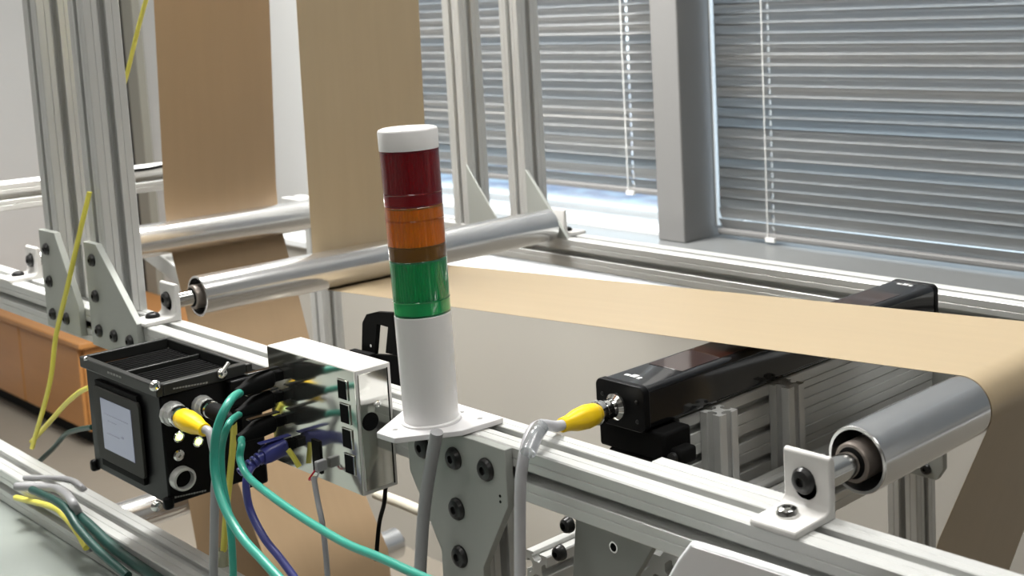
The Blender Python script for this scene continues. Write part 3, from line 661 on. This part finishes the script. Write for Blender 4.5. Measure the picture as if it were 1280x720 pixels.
tag(MB().cyl(tuple(P(279, 700, 1, .575)-Vector((0, 0, .022))), 2, .0062, .034, 20).build('cable_sleeve', mat('clear_sleeve', (.6, .62, .5), .2, trans=.5, bump=((1, 1, 1), .1, 100))), 'clear plastic sleeve around the pale yellow cable at the bottom edge', 'sleeve')

# yellow plug on the sensor bar with its light grey cable
cs = Vector((sx, .736, sz)); dd = P(704, 531, 1, .688)-cs
e = yplug(cs, dd, 'yellow round plug in the end of the glossy black sensor bar', L=.050, r=.0104)
tip = e
cable([e-dd.normalized()*.004, P(694, 533, 1, .675), P(676, 531, 1, .655), P(664, 540, 1, .635), P(656, 565, 1, .618), P(651, 600, 1, .612), P(650, 650, 1, .612), P(650, 700, 1, .612), P(650, 750, 1, .612)], .0048, 'lgrey', 'light grey cable arching from the sensor plug over the front rail and down')
c1 = P(668, 548, 1, .629)
tag(MB().tube([P(676, 534, 1, .640), P(669, 545, 1, .628), P(660, 566, 1, .614)], .0066, 14, 4).build('clear_tube_end', mat('clear_tube', (.75, .78, .8), .15, trans=.75, coat=.3, bump=((1, 1, 1), .1, 100))), 'clear plastic tube end around the light grey cable where it bends over the rail', 'sleeve')
# grey cable below flange
cable([P(546, 540, 1, .600), P(537, 590, 1, .600), P(530, 640, 1, .600), P(526, 700, 1, .600), P(524, 750, 1, .600)], .0055, 'grey', 'thick grey cable hanging from under the tower flange in front of the T-shaped plate')

# ---------------------------------------------------------------- cables at the left
cable([P(192, -30, 1, .72), P(176, 23, 1, .72), P(158, 95, 1, .72), P(149, 122, 1, .72)], .0028, 'yellow', 'yellow cable at the top left, disappearing behind the left post')
cable([P(112, 240, 1, .628), P(100, 290, 1, .616), P(84, 360, 1, .605), P(70, 420, 1, .60), P(62, 480, 1, .59), P(40, 560, 1, .58)], .0030, 'yellow', 'yellow cable hanging in front of the triangular plates at the left edge')
cable([P(40, 552, 1, .60), P(66, 523, 1, .60), P(84, 503, 1, .60), P(100, 490, 1, .60), P(112, 484, 1, .60)], .0034, 'yellow', 'yellow cable going behind the controller from the left edge')
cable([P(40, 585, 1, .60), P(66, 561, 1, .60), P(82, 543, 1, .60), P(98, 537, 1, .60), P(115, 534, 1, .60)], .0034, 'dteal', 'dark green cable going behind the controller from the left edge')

# low foreground rail and table, left bottom
lowz = .80
bar('aluminium_rail', O45, 0, (.5555, lowz-.0225), -2.2, -.6, 'low slotted aluminium rail in the lower left corner under the controller')
t = empty('work_table', (-1.4, .30, 0), 'pale grey table top in the lower left corner below the low rail', 'table')
MB().box(-2.1, -.75, .05, .560, .725, .7545).build('top', M['table'], t, bevel=.003)
for x in (-2.05, -.8):
    for y in (.08, .46): MB().box(x-.02, x+.02, y-.02, y+.02, 0, .725).build('leg', M['alu'], t)
adopt(t)
def LZ(px, py, z): return P(px, py, 2, z)
FY = .5265
cable([LZ(30, 597, .8035), LZ(66, 597, .8035), LZ(90, 600, .8035), LZ(104, 610, .8035), P(112, 622, 1, .60)], .0030, 'grey', 'grey cable lying over the low rail at the left edge')
cable([LZ(20, 608, .806), LZ(66, 610, .806), LZ(80, 616, .8095), P(90, 627, 1, FY-.004), P(99, 645, 1, FY), P(108, 668, 1, FY), P(114, 690, 1, FY)], .0050, 'grey', 'thicker grey cable draped down over the low rail')
cable([P(20, 622, 1, FY), P(66, 634, 1, FY), P(80, 645, 1, FY), P(96, 664, 1, FY-.006), P(108, 685, 1, FY-.010)], .0036, 'yellow', 'bright yellow cable under the grey ones at the lower left edge')
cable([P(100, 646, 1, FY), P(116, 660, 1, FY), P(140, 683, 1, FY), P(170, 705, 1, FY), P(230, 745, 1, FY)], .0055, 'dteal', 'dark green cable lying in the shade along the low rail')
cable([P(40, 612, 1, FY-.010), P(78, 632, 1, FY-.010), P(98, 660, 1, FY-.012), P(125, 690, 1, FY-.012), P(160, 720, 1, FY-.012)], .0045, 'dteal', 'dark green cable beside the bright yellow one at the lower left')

# white panel corner at the bottom
t = empty('white_panel', (-.6, .60, .80), 'corner of a white panel at the bottom edge, in front of the rail', 'panel')
a = P(862, 678, 1, .605); b2 = P(1000, 722, 1, .605)
pp = [(a.x, a.z), (b2.x+.10, b2.z+.005), (b2.x+.10, .80), (P(800, 770, 1, .605).x, .80), (P(846, 698, 1, .605).x, P(846, 698, 1, .605).z)]
pp = [gp(862, 678, .605), gp(930, 699, .605), gp(1050, 738, .605), gp(1050, 800, .605), gp(790, 800, .605), gp(846, 699, .605)]
MB().prism(pp, 1, .605, .612).build('panel', M['frame'], t, bevel=.002)
cxm = sum(p_[0] for p_ in pp)/6; czm = sum(p_[1] for p_ in pp)/6
MB().prism([(cxm+(p_[0]-cxm)*.93, czm+(p_[1]-czm)*.90) for p_ in pp], 1, .6042, .605).build('inset', M['wflange'], t)
adopt(t)
